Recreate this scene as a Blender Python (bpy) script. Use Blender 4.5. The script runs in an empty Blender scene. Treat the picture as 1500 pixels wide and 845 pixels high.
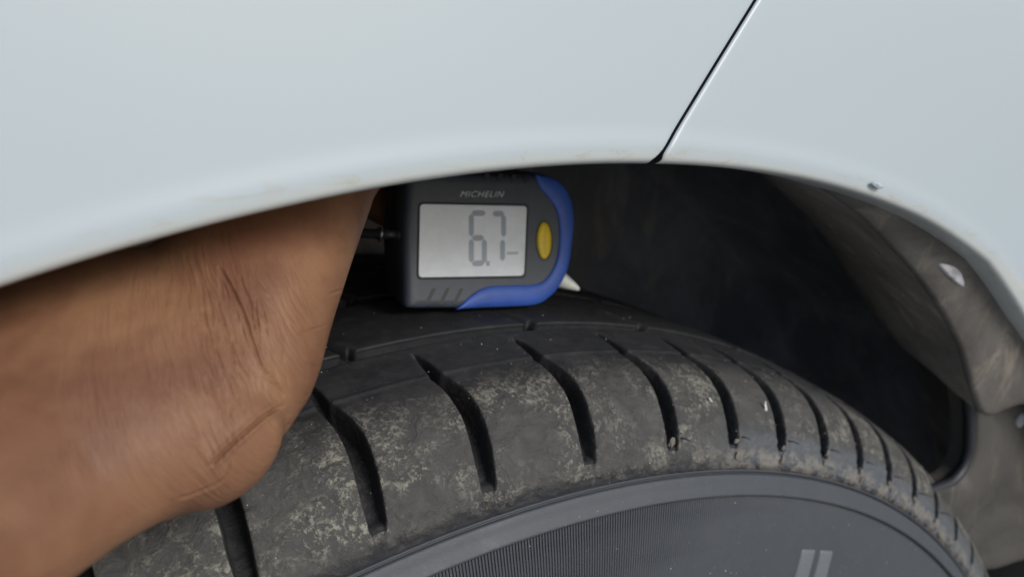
import bpy, bmesh, math, random
import numpy as np
from mathutils import Vector, Matrix, noise
random.seed(4); np.random.seed(4)
MM = 0.001
sc = bpy.context.scene
COL = sc.collection

# ------------------------------------------------------------------ camera
CAM = np.array([-90.38, -248.36, 388.35])
RI = np.array([0.85528, -0.51816, 0.0033]); FW = np.array([0.50248, 0.82781, -0.24951]); UP = np.array([0.12656, 0.21506, 0.96837])
cam = bpy.data.cameras.new('camera'); co = bpy.data.objects.new('camera', cam); COL.objects.link(co); sc.camera = co
co.matrix_world = Matrix(((RI[0], UP[0], -FW[0], CAM[0]*MM), (RI[1], UP[1], -FW[1], CAM[1]*MM), (RI[2], UP[2], -FW[2], CAM[2]*MM), (0, 0, 0, 1)))
cam.sensor_width = 36; cam.lens = 1150/1500*36
cam.clip_start = 0.005; cam.clip_end = 1000
cam.dof.use_dof = True; cam.dof.focus_distance = 0.178; cam.dof.aperture_fstop = 15.0

# ------------------------------------------------------------------ world, sun, exposure
w = bpy.data.worlds.new('World'); sc.world = w; w.use_nodes = True
nt = w.node_tree; bg = nt.nodes['Background']
sky = nt.nodes.new('ShaderNodeTexSky'); sky.sky_type = 'NISHITA'; sky.sun_disc = False
SUN_EL, SUN_AZ = math.radians(31), math.radians(166)      # azimuth: 180 = straight behind the camera side (-Y)
sky.sun_elevation = SUN_EL; sky.sun_rotation = SUN_AZ
sky.air_density = 1.0; sky.dust_density = 1.2; sky.ozone_density = 1.0
nt.links.new(sky.outputs[0], bg.inputs[0]); bg.inputs[1].default_value = 0.12
sl = bpy.data.lights.new('sun', 'SUN'); sl.energy = 1.9; sl.angle = math.radians(24); sl.color = (1, 0.985, 0.965)
so = bpy.data.objects.new('sun', sl); COL.objects.link(so)
sdir = Vector((math.sin(SUN_AZ)*math.cos(SUN_EL), math.cos(SUN_AZ)*math.cos(SUN_EL), math.sin(SUN_EL)))
so.rotation_euler = (-sdir).to_track_quat('-Z', 'Y').to_euler()
sc.view_settings.view_transform = 'Standard'; sc.view_settings.look = 'None'
sc.view_settings.exposure = 0.15; sc.view_settings.gamma = 1; sc.view_settings.use_curve_mapping = False

# ------------------------------------------------------------------ node helpers
def mat(name):
    m = bpy.data.materials.new(name); m.use_nodes = True
    return m, m.node_tree, m.node_tree.nodes['Principled BSDF']
def N(nt, t, **kw):
    n = nt.nodes.new(t)
    for k, v in kw.items(): setattr(n, k, v)
    return n
def setin(nt, sock, v):
    if isinstance(v, bpy.types.NodeSocket): nt.links.new(v, sock)
    else: sock.default_value = v
def math_(nt, op, a, b=0.0, c=None, clamp=False):
    n = N(nt, 'ShaderNodeMath', operation=op); n.use_clamp = clamp
    setin(nt, n.inputs[0], a); setin(nt, n.inputs[1], b)
    if c is not None: setin(nt, n.inputs[2], c)
    return n.outputs[0]
def mix(nt, f, a, b):
    n = N(nt, 'ShaderNodeMix', data_type='RGBA')
    setin(nt, n.inputs[0], f); setin(nt, n.inputs[6], a); setin(nt, n.inputs[7], b)
    return n.outputs[2]
def noise_(nt, vec, scale, detail=4, rough=0.6, dist=0.0, loc=None, sc_=None, rot=None):
    if loc is not None or sc_ is not None or rot is not None:
        mp = N(nt, 'ShaderNodeMapping'); nt.links.new(vec, mp.inputs[0])
        if loc: mp.inputs[1].default_value = loc
        if rot: mp.inputs[2].default_value = rot
        if sc_: mp.inputs[3].default_value = sc_
        vec = mp.outputs[0]
    n = N(nt, 'ShaderNodeTexNoise'); nt.links.new(vec, n.inputs['Vector'])
    n.inputs['Scale'].default_value = scale; n.inputs['Detail'].default_value = detail
    n.inputs['Roughness'].default_value = rough; n.inputs['Distortion'].default_value = dist
    return n.outputs['Fac']
def turned(nt, vec, ang, sc_):      # turn first, then stretch, so streaks run along the turned Y
    a = N(nt, 'ShaderNodeMapping'); nt.links.new(vec, a.inputs[0]); a.inputs[2].default_value = (0, 0, ang)
    b = N(nt, 'ShaderNodeMapping'); nt.links.new(a.outputs[0], b.inputs[0]); b.inputs[3].default_value = sc_
    return b.outputs[0]
def ramp(nt, f, lo, hi):       # smooth 0..1 between lo and hi
    n = N(nt, 'ShaderNodeMapRange', interpolation_type='SMOOTHSTEP')
    setin(nt, n.inputs[0], f); n.inputs[1].default_value = lo; n.inputs[2].default_value = hi
    return n.outputs[0]
def objco(nt): return N(nt, 'ShaderNodeTexCoord').outputs['Object']
def bump(nt, h, strength, dist_mm, base=None):
    b = N(nt, 'ShaderNodeBump'); setin(nt, b.inputs['Height'], h)
    b.inputs['Strength'].default_value = strength; b.inputs['Distance'].default_value = dist_mm*MM
    if base is not None: nt.links.new(base, b.inputs['Normal'])
    return b.outputs[0]
def C4(r, g, b): return (r, g, b, 1)

# ------------------------------------------------------------------ materials
def rubber_material(name, dust=1.0, base=(0.022, 0.023, 0.026), rough=0.62):
    m, t, p = mat(name); co_ = objco(t)
    sep = N(t, 'ShaderNodeSeparateXYZ'); t.links.new(co_, sep.inputs[0])
    X, Y, Z = [math_(t, 'MULTIPLY', sep.outputs[i], 1000.0) for i in range(3)]
    r = math_(t, 'SQRT', math_(t, 'ADD', math_(t, 'MULTIPLY', X, X), math_(t, 'MULTIPLY', Z, Z)))
    ang = math_(t, 'ARCTAN2', X, Z)
    n_big = noise_(t, co_, 42, 4, 0.6, 0.6)
    n_mid = noise_(t, co_, 170, 6, 0.7, 0.8, loc=(3, 1, 2))
    n_fine = noise_(t, co_, 900, 6, 0.75, 0.4, loc=(1, 5, 2))
    n_micro = noise_(t, co_, 3200, 3, 0.7, 0.0)
    # dust zone: the shoulder that does not touch the road, strongest r 298..315
    z1 = ramp(t, math_(t, 'ADD', r, math_(t, 'MULTIPLY', n_mid, 7.0)), 294.5, 298.0)
    washed = math_(t, 'MULTIPLY', ramp(t, math_(t, 'ADD', ang, math_(t, 'MULTIPLY', n_big, 0.2)), 0.24, 0.42), math_(t, 'SUBTRACT', 1.0, ramp(t, math_(t, 'ADD', r, math_(t, 'MULTIPLY', n_mid, 8.0)), 303.0, 308.0)))
    washed = math_(t, 'MULTIPLY', washed, ramp(t, r, 291.0, 293.0))
    z1 = math_(t, 'MULTIPLY', z1, math_(t, 'SUBTRACT', 1.0, math_(t, 'MULTIPLY', washed, 0.85)))
    z2 = math_(t, 'SUBTRACT', 1.0, ramp(t, math_(t, 'ADD', r, math_(t, 'MULTIPLY', n_big, 3.0)), 313.5, 318.5))
    zone = math_(t, 'MULTIPLY', z1, z2)
    crust = ramp(t, math_(t, 'ADD', math_(t, 'MULTIPLY', n_mid, 0.4), math_(t, 'MULTIPLY', n_fine, 0.6)), 0.48, 0.57)
    patch = ramp(t, n_big, 0.40, 0.58)
    film = math_(t, 'ADD', 0.15, math_(t, 'MULTIPLY', n_mid, 0.45))
    film = math_(t, 'MULTIPLY', math_(t, 'MULTIPLY', film, zone), dust)
    crust_m = math_(t, 'MULTIPLY', math_(t, 'MULTIPLY', math_(t, 'MULTIPLY', crust, patch), zone), 0.85*dust)
    # tan mud line caught along the lower shoulder, towards the front of the wheel
    ml = math_(t, 'MULTIPLY', ramp(t, r, 289.6, 291.2), math_(t, 'SUBTRACT', 1.0, ramp(t, r, 294.5, 297.5)))
    ml = math_(t, 'MULTIPLY', math_(t, 'MULTIPLY', ml, ramp(t, ang, 0.12, 0.30)), ramp(t, n_mid, 0.44, 0.56))
    # a road-polished top and a light general film
    allfilm = math_(t, 'MULTIPLY', ramp(t, n_mid, 0.35, 0.75), 0.16*dust)
    base_c = C4(*base)
    c = mix(t, allfilm, base_c, C4(0.13, 0.125, 0.115))
    c = mix(t, math_(t, 'MULTIPLY', washed, 0.85*min(1, dust)), c, C4(0.085, 0.094, 0.104))
    c = mix(t, film, c, C4(0.14, 0.133, 0.118))
    c = mix(t, crust_m, c, C4(0.30, 0.285, 0.235))
    c = mix(t, math_(t, 'MULTIPLY', ml, 0.6*dust), c, C4(0.22, 0.195, 0.16))
    speck = ramp(t, noise_(t, co_, 1500, 2, 0.5, 0, loc=(7, 3, 1)), 0.735, 0.765)
    c = mix(t, math_(t, 'MULTIPLY', speck, 0.35), c, C4(0.5, 0.49, 0.46))
    t.links.new(c, p.inputs['Base Color'])
    rr = math_(t, 'ADD', rough, math_(t, 'MULTIPLY', math_(t, 'ADD', film, crust_m), 0.35), clamp=True)
    t.links.new(math_(t, 'SUBTRACT', math_(t, 'SUBTRACT', rr, math_(t, 'MULTIPLY', ramp(t, n_big, 0.5, 0.7), 0.12)), math_(t, 'MULTIPLY', washed, 0.18)), p.inputs['Roughness'])
    p.inputs['Specular IOR Level'].default_value = 0.4
    b1 = bump(t, n_fine, 0.55, 0.22)
    b2 = bump(t, crust_m, 0.6, 0.18, b1)
    b3 = bump(t, n_micro, 0.35, 0.06, b2)
    b4 = bump(t, math_(t, 'MULTIPLY', n_mid, zone), 1.0, 1.4, b3)
    t.links.new(b4, p.inputs['Normal'])
    return m
M_RUB = rubber_material('tread_rubber')
M_SIDE = rubber_material('sidewall_rubber', dust=0.55, base=(0.056, 0.061, 0.069), rough=0.5)
M_SLOT = rubber_material('shaded_slot_rubber', dust=0.12, base=(0.014, 0.014, 0.016), rough=0.7)  # little dust, and slot shade painted in as a darker base
M_MARK = rubber_material('raised_mark_rubber', dust=0.4, base=(0.13, 0.145, 0.15), rough=0.45)

def paint_material():
    m, t, p = mat('white_car_paint'); co_ = objco(t)
    sep = N(t, 'ShaderNodeSeparateXYZ'); t.links.new(co_, sep.inputs[0])
    X, Z = [math_(t, 'MULTIPLY', sep.outputs[i], 1000.0) for i in (0, 2)]
    r = math_(t, 'SQRT', math_(t, 'ADD', math_(t, 'MULTIPLY', X, X), math_(t, 'MULTIPLY', Z, Z)))
    n1 = noise_(t, co_, 9, 3, 0.5); n2 = noise_(t, co_, 120, 5, 0.7, 0.5)
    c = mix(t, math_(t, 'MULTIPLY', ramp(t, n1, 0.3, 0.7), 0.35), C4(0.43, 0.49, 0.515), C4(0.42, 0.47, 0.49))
    # road film that gathers on the last millimetres by the wheel
    edge = math_(t, 'SUBTRACT', 1.0, ramp(t, math_(t, 'SUBTRACT', r, math_(t, 'MULTIPLY', n2, 2.0)), 372.8, 376.0))
    c = mix(t, math_(t, 'MULTIPLY', edge, 0.55), c, C4(0.50, 0.485, 0.42))
    dirt = math_(t, 'MULTIPLY', ramp(t, noise_(t, co_, 170, 6, 0.75, 1.5, sc_=(0.35, 1, 1.3)), 0.53, 0.66), math_(t, 'SUBTRACT', 1.0, ramp(t, r, 374.5, 380)))
    c = mix(t, math_(t, 'MULTIPLY', dirt, 0.6), c, C4(0.4, 0.37, 0.30))
    t.links.new(c, p.inputs['Base Color'])
    p.inputs['Roughness'].default_value = 0.42
    p.inputs['Coat Weight'].default_value = 0.45; p.inputs['Coat Roughness'].default_value = 0.25
    t.links.new(bump(t, noise_(t, co_, 700, 2, 0.5), 0.12, 0.05), p.inputs['Normal'])
    return m
M_PAINT = paint_material()

def liner_material(name, k=1.0, cool=False):
    m, t, p = mat(name); co_ = objco(t)
    n1 = noise_(t, co_, 14, 5, 0.65, 1.2); n2 = noise_(t, co_, 60, 6, 0.7, 0.8, sc_=(1, 1, 0.35)); n3 = noise_(t, co_, 420, 4, 0.7)
    c = mix(t, ramp(t, n1, 0.35, 0.7), C4(0.068*k, 0.068*k, 0.075*k) if cool else C4(0.078*k, 0.069*k, 0.060*k), C4(0.11*k, 0.11*k, 0.12*k) if cool else C4(0.14*k, 0.128*k, 0.112*k))
    c = mix(t, math_(t, 'MULTIPLY', ramp(t, n2, 0.52, 0.68), 0.2 if cool else 0.6), c, C4(0.26*k, 0.22*k, 0.17*k))
    c = mix(t, math_(t, 'MULTIPLY', ramp(t, n3, 0.5, 0.8), 0.35), c, C4(0.03, 0.03, 0.03))
    t.links.new(c, p.inputs['Base Color']); p.inputs['Roughness'].default_value = 0.75
    t.links.new(bump(t, n3, 0.5, 0.4), p.inputs['Normal'])
    return m
M_LINER = liner_material('dusty_liner_plastic', 1.0)
M_WELL = liner_material('lightened_well_plastic', 2.6, True)  # colour lightened to make up for light missing deep in the well
M_PAD = liner_material('deflector_plastic', 0.5)
M_LINER_IN = liner_material('lightened_inner_plastic', 2.3)  # same liner plastic, lightened where the surface turns away from the light
M_SCUFF, t_, p_ = mat('pale_scuffed_clip'); 
_c = objco(t_); _n = noise_(t_, _c, 300, 4, 0.7)
t_.links.new(mix(t_, ramp(t_, _n, 0.35, 0.6), C4(0.30, 0.29, 0.30), C4(0.5, 0.49, 0.5)), p_.inputs['Base Color']); p_.inputs['Roughness'].default_value = 0.5

def plastic(name, col, rough, n_scale=1500, n_str=0.15, var=0.12, spec=0.5):
    m, t, p = mat(name); co_ = objco(t)
    n = noise_(t, co_, 150, 5, 0.65); n2 = noise_(t, co_, n_scale, 3, 0.6)
    dk = tuple(c*(1-var) for c in col); lt = tuple(min(1, c*(1+var)) for c in col)
    t.links.new(mix(t, ramp(t, n, 0.3, 0.7), C4(*dk), C4(*lt)), p.inputs['Base Color'])
    t.links.new(math_(t, 'ADD', rough-0.08, math_(t, 'MULTIPLY', n, 0.16)), p.inputs['Roughness'])
    p.inputs['Specular IOR Level'].default_value = spec
    t.links.new(bump(t, n2, n_str, 0.08), p.inputs['Normal'])
    return m
M_HOUSE = plastic('charcoal_plastic', (0.052, 0.063, 0.083), 0.45)
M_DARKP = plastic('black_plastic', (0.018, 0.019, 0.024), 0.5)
M_BLUE = plastic('blue_rubber', (0.035, 0.10, 0.42), 0.5)
M_YEL = plastic('yellow_plastic', (0.80, 0.56, 0.015), 0.4)
M_LCD = plastic('lcd_glass', (0.74, 0.775, 0.82), 0.3, 400, 0.02, 0.05)
M_SEG = plastic('lcd_segment', (0.33, 0.38, 0.45), 0.35, 400, 0.02, 0.05)
M_PRINT = plastic('grey_print', (0.52, 0.55, 0.60), 0.5)
M_WHITEP = plastic('ivory_plastic', (0.72, 0.74, 0.66), 0.45)
M_STEEL, t_, p_ = mat('brushed_steel'); p_.inputs['Metallic'].default_value = 1; p_.inputs['Base Color'].default_value = C4(.3, .3, .31)
_c = objco(t_); t_.links.new(math_(t_, 'ADD', 0.2, math_(t_, 'MULTIPLY', noise_(t_, _c, 500), 0.3)), p_.inputs['Roughness'])
M_ALLOY, t_, p_ = mat('alloy'); p_.inputs['Metallic'].default_value = 1; p_.inputs['Base Color'].default_value = C4(.45, .46, .47)
_c = objco(t_); t_.links.new(math_(t_, 'ADD', 0.25, math_(t_, 'MULTIPLY', noise_(t_, _c, 60), 0.3)), p_.inputs['Roughness'])
M_MUD = plastic('dried_mud', (0.17, 0.15, 0.122), 0.9, 900, 0.6, 0.25)
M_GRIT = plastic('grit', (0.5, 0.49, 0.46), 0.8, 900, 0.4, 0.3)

def ground_material():
    m, t, p = mat('dusty_concrete'); co_ = objco(t)
    n = noise_(t, co_, 300, 5, 0.7); n2 = noise_(t, co_, 1.3, 4, 0.6)
    c = mix(t, ramp(t, n, 0.35, 0.7), C4(0.26, 0.26, 0.262), C4(0.42, 0.42, 0.42))
    c = mix(t, math_(t, 'MULTIPLY', ramp(t, n2, 0.4, 0.7), 0.5), c, C4(0.39, 0.38, 0.36))
    t.links.new(c, p.inputs['Base Color']); p.inputs['Roughness'].default_value = 0.9
    t.links.new(bump(t, n, 0.6, 3), p.inputs['Normal'])
    return m
M_GROUND = ground_material()

def at(px, py, d): return CAM+(RI*(px-750)/1150+FW-UP*(py-422.5)/1150)*d
# ------------------------------------------------------------------ mesh helpers
def mk(name, verts, faces, m, parent=None, smooth=True, kind=None):
    me = bpy.data.meshes.new(name); me.from_pydata([tuple(map(float, v)) for v in np.asarray(verts)*MM], [], faces); me.update()
    if smooth:
        me.polygons.foreach_set('use_smooth', [True]*len(me.polygons))
    me.materials.append(m)
    o = bpy.data.objects.new(name, me); COL.objects.link(o)
    if parent is not None: o.parent = parent
    if kind: o['kind'] = kind
    return o
def empty(name, label, cat, loc=(0, 0, 0)):
    o = bpy.data.objects.new(name, None); COL.objects.link(o); o.location = loc
    o.empty_display_size = 0.02; o['label'] = label; o['category'] = cat
    return o
def gridfaces(nr, nc, wrap=False, flip=False):
    f = []
    cc = nc if wrap else nc-1
    for i in range(nr-1):
        for j in range(cc):
            a = i*nc+j; b = i*nc+(j+1) % nc; c = (i+1)*nc+(j+1) % nc; d = (i+1)*nc+j
            f.append((a, d, c, b) if flip else (a, b, c, d))
    return f
def recalc(o):
    bm = bmesh.new(); bm.from_mesh(o.data); bmesh.ops.recalc_face_normals(bm, faces=bm.faces); bm.to_mesh(o.data); bm.free(); return o
def polar(r, th, y): return np.stack([r*np.sin(th), y*np.ones_like(r*th), r*np.cos(th)], -1)
def resample(nodes, step):
    P = np.array(nodes, float)
    # Catmull-Rom through the nodes
    out = []
    Q = np.vstack([2*P[0]-P[1], P, 2*P[-1]-P[-2]])
    for i in range(1, len(Q)-2):
        p0, p1, p2, p3 = Q[i-1:i+3]
        for s in np.linspace(0, 1, 24, endpoint=False):
            out.append(0.5*((2*p1)+(-p0+p2)*s+(2*p0-5*p1+4*p2-p3)*s*s+(-p0+3*p1-3*p2+p3)*s**3))
    out.append(P[-1]); out = np.array(out)
    L = np.concatenate([[0], np.cumsum(np.linalg.norm(np.diff(out, axis=0), axis=1))])
    n = max(2, int(round(L[-1]/step))+1); s = np.linspace(0, L[-1], n)
    return np.stack([np.interp(s, L, out[:, k]) for k in range(out.shape[1])], 1), s
def sm(x, a, b):
    t = np.clip((x-a)/(b-a), 0, 1); return t*t*(3-2*t)

# ------------------------------------------------------------------ ground
RT = 321.6
g = mk('ground', [(-60000, -60000, -RT-0.4), (60000, -60000, -RT-0.4), (60000, 60000, -RT-0.4), (-60000, 60000, -RT-0.4)], [(0, 1, 2, 3)], M_GROUND, kind='structure')

# ------------------------------------------------------------------ car
car = empty('car', 'white car seen at its wheel arch, body panels curving over the dusty black tyre', 'car')

# ---- painted panels
LIP = 374.0
P_GAP0, P_GAP1 = np.array([24.0, 373.2]), np.array([50.0, 407.0])   # line of the panel gap (x, z)
gd = (P_GAP1-P_GAP0)/np.linalg.norm(P_GAP1-P_GAP0)
def gap_theta(r):
    # where the gap line crosses radius r
    b = P_GAP0@gd; c = P_GAP0@P_GAP0-r*r
    tt = -b+np.sqrt(b*b-c); p = P_GAP0+gd*tt
    return np.arctan2(p[0], p[1])
def lip_r(th):
    d = np.degrees(th)
    return LIP + np.interp(d, [-90, -16, -8, 4, 20, 26, 32, 40, 60, 90], [-4, 0.2, 0, 0, 0.5, -0.5, -6.5, -10, -14, -16])
def panel_y(r, th, lr):
    d = r-lr
    y = -120.0 - 0.28*np.exp(-((d-3.0)/2.2)**2)                      # rolled lip, slightly proud
    y = y - 0.0*sm(d, 6, 22) - 9.0*sm(d, 10, 260) + 16*sm(d, 120, 420)
    return y
def panel(name, side):
    # rows: outwards from the inner return flange; columns: from the far end to the gap
    ds = np.concatenate([[-0.4, -1.0, -1.0, -0.6, 0.0, 0.55, 1.3, 2.2], np.linspace(3.2, 24, 16), np.linspace(28, 260, 30)])
    fl = np.array([16, 8, 1.8, 0.7, 0.12, 0.0, 0, 0]+[0]*(len(ds)-8), float)     # depth of the flange behind the face
    nc = 120
    q = 1-(1-np.linspace(0, 1, nc))**1.7
    ed = np.array([2.6, 1.5, 0.8, 0.35, 0.1, 0.02])                 # mm from the gap edge, rolled over
    V = []
    for i, d in enumerate(ds):
        row = []
        th0 = -1.65 if side < 0 else 1.75
        half = 0.42/np.sin(0.6)
        rr0 = LIP + max(d, -0.4)
        tg = gap_theta(rr0)
        # rounded corner where the gap meets the arch
        corner = 0.7*max(0, 1-max(d, 0)/2.2)**2
        off = (0.43+corner)/rr0/np.cos(math.atan2(gd[0], gd[1])-tg)
        te = tg+side*off
        ths = list(th0+(te-th0)*q)
        # the last few columns fold inwards behind the gap
        dth = 2.2/rr0
        tail = [(te-side*(-0)*0, 0.0)]
        cols = [(t_, 0.0) for t_ in ths[:-7]]
        cols += [(te+side*a/rr0, f) for a, f in ([(1.6, 0.0), (0.7, 0.02), (0.35, 0.08), (0.1, 0.25), (0.0, 0.45), (0.0, 5.0)] if side < 0 else [(1.7, 0.0), (1.1, 0.03), (0.7, 0.12), (0.35, 0.30), (0.1, 0.55), (0.0, 0.8), (0.0, 5.0)])]
        for t_, fold in cols:
            lr = lip_r(t_); r = lr+d
            y = panel_y(max(r, lr), t_, lr)+fl[i]+fold
            row.append((r*math.sin(t_), y, r*math.cos(t_)))
        V.append(row)
    V = np.array(V); nr, ncc = V.shape[:2]
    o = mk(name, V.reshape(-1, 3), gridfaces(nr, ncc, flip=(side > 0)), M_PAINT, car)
    o.data.materials.append(M_DARKP)      # shade inside the gap, painted as black on the folded edges
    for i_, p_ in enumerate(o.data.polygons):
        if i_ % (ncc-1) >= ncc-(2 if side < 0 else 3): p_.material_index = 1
    return o
fender = panel('fender', -1); fender['label'] = 'long white panel over the tyre and the forearm'
bumper = panel('bumper_cover', 1); bumper['label'] = 'white panel on the other side of the slanting gap'
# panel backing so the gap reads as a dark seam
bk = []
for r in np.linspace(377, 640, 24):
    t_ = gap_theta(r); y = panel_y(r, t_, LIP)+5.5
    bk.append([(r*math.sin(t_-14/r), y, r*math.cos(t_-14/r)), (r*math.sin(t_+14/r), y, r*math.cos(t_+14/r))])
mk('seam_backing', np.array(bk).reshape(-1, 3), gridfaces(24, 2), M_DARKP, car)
# paint blister on the bumper lip, small nick beside the gap
def blob(name, c, rad, m, parent, seg=14, seed=0, lump=0.15, rotz=0.0, kind=None):
    bm = bmesh.new(); bmesh.ops.create_icosphere(bm, subdivisions=3, radius=1)
    cr, sr = math.cos(rotz), math.sin(rotz)
    for v in bm.verts:
        k = 1+lump*noise.noise(v.co*1.7+Vector((seed, seed*2, 0)))
        x, y, z = v.co.x*rad[0]*k, v.co.y*rad[1]*k, v.co.z*rad[2]*k
        v.co = Vector(((c[0]+x*cr+z*sr)*MM, (c[1]+y)*MM, (c[2]-x*sr+z*cr)*MM))
    me = bpy.data.meshes.new(name); bm.to_mesh(me); bm.free(); me.materials.append(m)
    me.polygons.foreach_set('use_smooth', [True]*len(me.polygons))
    o = bpy.data.objects.new(name, me); COL.objects.link(o); o.parent = parent
    if kind: o['kind'] = kind
    return o
ch = blob('paint_chip', (99.5, -121.3, 363.4), (2.6, 0.6, 0.8), M_PAINT, bumper, rotz=0.25, lump=0.4); ch['label'] = 'small blister of lifted paint on the arch edge'

# ---- wheel arch liner: outer flange, then a step into the deep well
ths = np.linspace(-1.75, 1.9, 300); V = []
EDGE = [(-100, 376.5), (10, 376.5), (12.2, 376.0), (14.5, 374.2), (16.3, 372.4), (18.5, 370.2), (22.8, 363.6), (27.5, 356.3), (31.3, 349.2), (34.0, 342.0), (36.0, 337.5), (37.2, 337.0), (38.4, 341.0), (40.2, 351), (43, 361), (110, 361)]
def edge_r(th): return float(np.interp(math.degrees(th), [a for a, _ in EDGE], [b for _, b in EDGE]))
# (y, weight of the flange edge radius, weight of the lip radius, added radius)
LP = [(-114.0, 0, 1, 1.5), (-112.5, .12, .88, 0.9), (-111.0, .35, .65, 0), (-109.0, .7, .3, 0), (-107.2, .93, .07, 0), (-106, 1, 0, 0), (-104.3, 1, 0, 0.5), (-102.0, 1, 0, 1.6), (-94, .96, 0, 3), (-82, .9, 0, 6), (-66, .82, 0, 9), (-48, .7, 0, 14), (-25, .45, 0, 22), (-5, .2, 0, 29)]
prof = []
for y, we, wl, ad in LP: prof.append((y, we, wl, ad))
deep = resample([(12, 408), (60, 410), (95, 408), (104, 400), (106, 380), (108, 200)], 4.0)[0]
for y, we, wl, ad in prof:
    row = []
    for t_ in ths:
        er = edge_r(t_); lr = float(lip_r(t_)); rest_ = max(0, 1-we-wl)
        rr = er*we+lr*wl+376*rest_+ad+0.5*noise.noise(Vector((t_*9, y*0.08, 0)))
        yy = y+0.8*noise.noise(Vector((t_*12, y*0.05, 5)))*(1 if y > -112 else 0)
        row.append((rr*math.sin(t_), yy, rr*math.cos(t_)))
    V.append(row)
for (y, r) in deep:
    V.append([((r+1.8*noise.noise(Vector((t_*14, y*0.02, 3))))*math.sin(t_), y, (r+1.8*noise.noise(Vector((t_*14, y*0.02, 3))))*math.cos(t_)) for t_ in ths])
V = np.array(V)
liner = mk('wheel_arch_liner', V.reshape(-1, 3), gridfaces(V.shape[0], V.shape[1]), M_LINER, car)
liner.data.materials.append(M_WELL); liner.data.materials.append(M_LINER_IN)
nc = V.shape[1]-1
for i, p in enumerate(liner.data.polygons):
    p.material_index = 1 if i//nc >= len(LP)-1 else (2 if i//nc >= 6 else 0)
liner['label'] = 'grey plastic liner, brown with dust near the arch edge'

def pad(name, th_a, th_b, y_a, y_b, r_in, r_out, m, parent, rnd=0.35, nt_=34, ny=26, seed=1, dip=None):
    # rounded slab on the liner, bulging towards the tyre
    V = []
    for i in range(nt_):
        row = []
        for j in range(ny):
            a = -1+2*i/(nt_-1); b = -1+2*j/(ny-1)
            # superellipse mapping for rounded corners
            k = 1.0
            m_ = (abs(a)**6+abs(b)**6)**(1/6) or 1
            mx = max(abs(a), abs(b)) or 1
            s = mx/m_ if m_ > 0 else 1
            aa, bb = a*s, b*s
            e = 1-sm(mx, 1-rnd, 1.0)
            rr = r_out+(r_in-r_out)*(1-(1-e)**1.6) + 1.0*noise.noise(Vector((a*2+seed, b*2, seed)))*e
            if dip:
                for (da, db, dr, dd) in dip:
                    rr += dd*math.exp(-(((a-da)/dr)**2+((b-db)/dr)**2))
            t_ = (th_a+th_b)/2+(th_b-th_a)/2*aa; y = (y_a+y_b)/2+(y_b-y_a)/2*bb
            row.append((rr*math.sin(t_), y, rr*math.cos(t_)))
        V.append(row)
    V = np.array(V)
    return mk(name, V.reshape(-1, 3), gridfaces(nt_, ny), m, parent)
def plate(name, poly, y0, dome, depth, m, parent, seed=0, dip=()):
    # a rounded slab standing across the well, domed towards the outside of the car
    L = np.array(poly, float); out = []; n = len(L)
    for i in range(n):
        p0, p1, p2, p3 = L[i-1], L[i], L[(i+1) % n], L[(i+2) % n]
        for s in np.linspace(0, 1, 5, endpoint=False):
            out.append(0.5*((2*p1)+(-p0+p2)*s+(2*p0-5*p1+4*p2-p3)*s*s+(-p0+3*p1-3*p2+p3)*s**3))
    L = np.array(out); n = len(L); c = L.mean(0); V = []
    rows = [(1.0, depth), (1.01, depth*0.5), (1.0, 1.5), (0.985, 0.2), (0.95, -0.55), (0.88, -0.8), (0.75, -0.9), (0.6, -0.95), (0.42, -1), (0.22, -1), (0.02, -1)]
    for k, d in rows:
        for x, z in L:
            q = c+(np.array([x, z])-c)*k
            y = y0+(d if d > 0 else d*dome)
            if k < 0.99:
                y += 1.2*noise.noise(Vector((q[0]*0.07, q[1]*0.07, seed)))
                for dx, dz, dr, dd in dip: y += dd*math.exp(-(((q[0]-dx)/dr)**2+((q[1]-dz)/dr)**2))
            V.append((q[0], y, q[1]))
    return mk(name, V, gridfaces(len(rows), n, wrap=True)+[tuple(range((len(rows)-1)*n, len(rows)*n))], m, parent)
PADP = [(212.3, 275.5), (228.8, 270.7), (255.2, 261.3), (340.4, 230.5), (371.8, 152.7), (282.6, 174.1), (252.0, 179.7), (225.1, 190.4), (211.4, 205.4), (198.5, 222.0), (192.7, 235.1), (211.5, 234.6), (220.1, 242.6), (217.8, 258.7)]
defl = plate('air_deflector', PADP, -95.5, 2.5, 9, M_PAD, liner, seed=3, dip=[(234.1, 209.5, 4.5, 6), (234.1, 260.9, 4.5, 3), (257.2, 219.0, 5, -2)])
def rail(name, pts, y, rad, m, parent):
    L, _ = resample(pts, 2.0); V = []; n = 8
    for i, p in enumerate(L):
        d = L[min(i+1, len(L)-1)]-L[max(i-1, 0)]; d /= np.linalg.norm(d); a = np.array([-d[1], d[0]])
        for k in range(n):
            t_ = 2*math.pi*k/n; q = p+a*math.cos(t_)*rad; V.append((q[0], y+math.sin(t_)*rad, q[1]))
    return mk(name, V, gridfaces(len(L), n, wrap=True)+[tuple(range(n)), tuple(range((len(L)-1)*n, len(L)*n))], m, parent)
rail('gap_shade_tube', [PADP[3], PADP[2], PADP[1], PADP[0], PADP[13], PADP[12], PADP[11], PADP[10]], -94.5, 2.2, M_DARKP, liner)  # black tube added to stand in for the shaded gap around the pad
defl['label'] = 'rounded dusty plastic pad in front of the tyre'
blob('screw', (250.5, -98.0, 253.6), (3.2, 1.5, 3.2), M_WELL, liner, lump=0.15)
clip = plate('push_clip', [(152.5, 334), (159, 333), (167, 330.5), (174, 327.5), (181, 324.0), (184.5, 320.5), (181, 320), (174, 322), (166, 325.2), (159, 329)], -110.0, 1.0, 4, M_SCUFF, liner, seed=5)
clip['label'] = 'worn pale oval clip in the liner'

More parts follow.
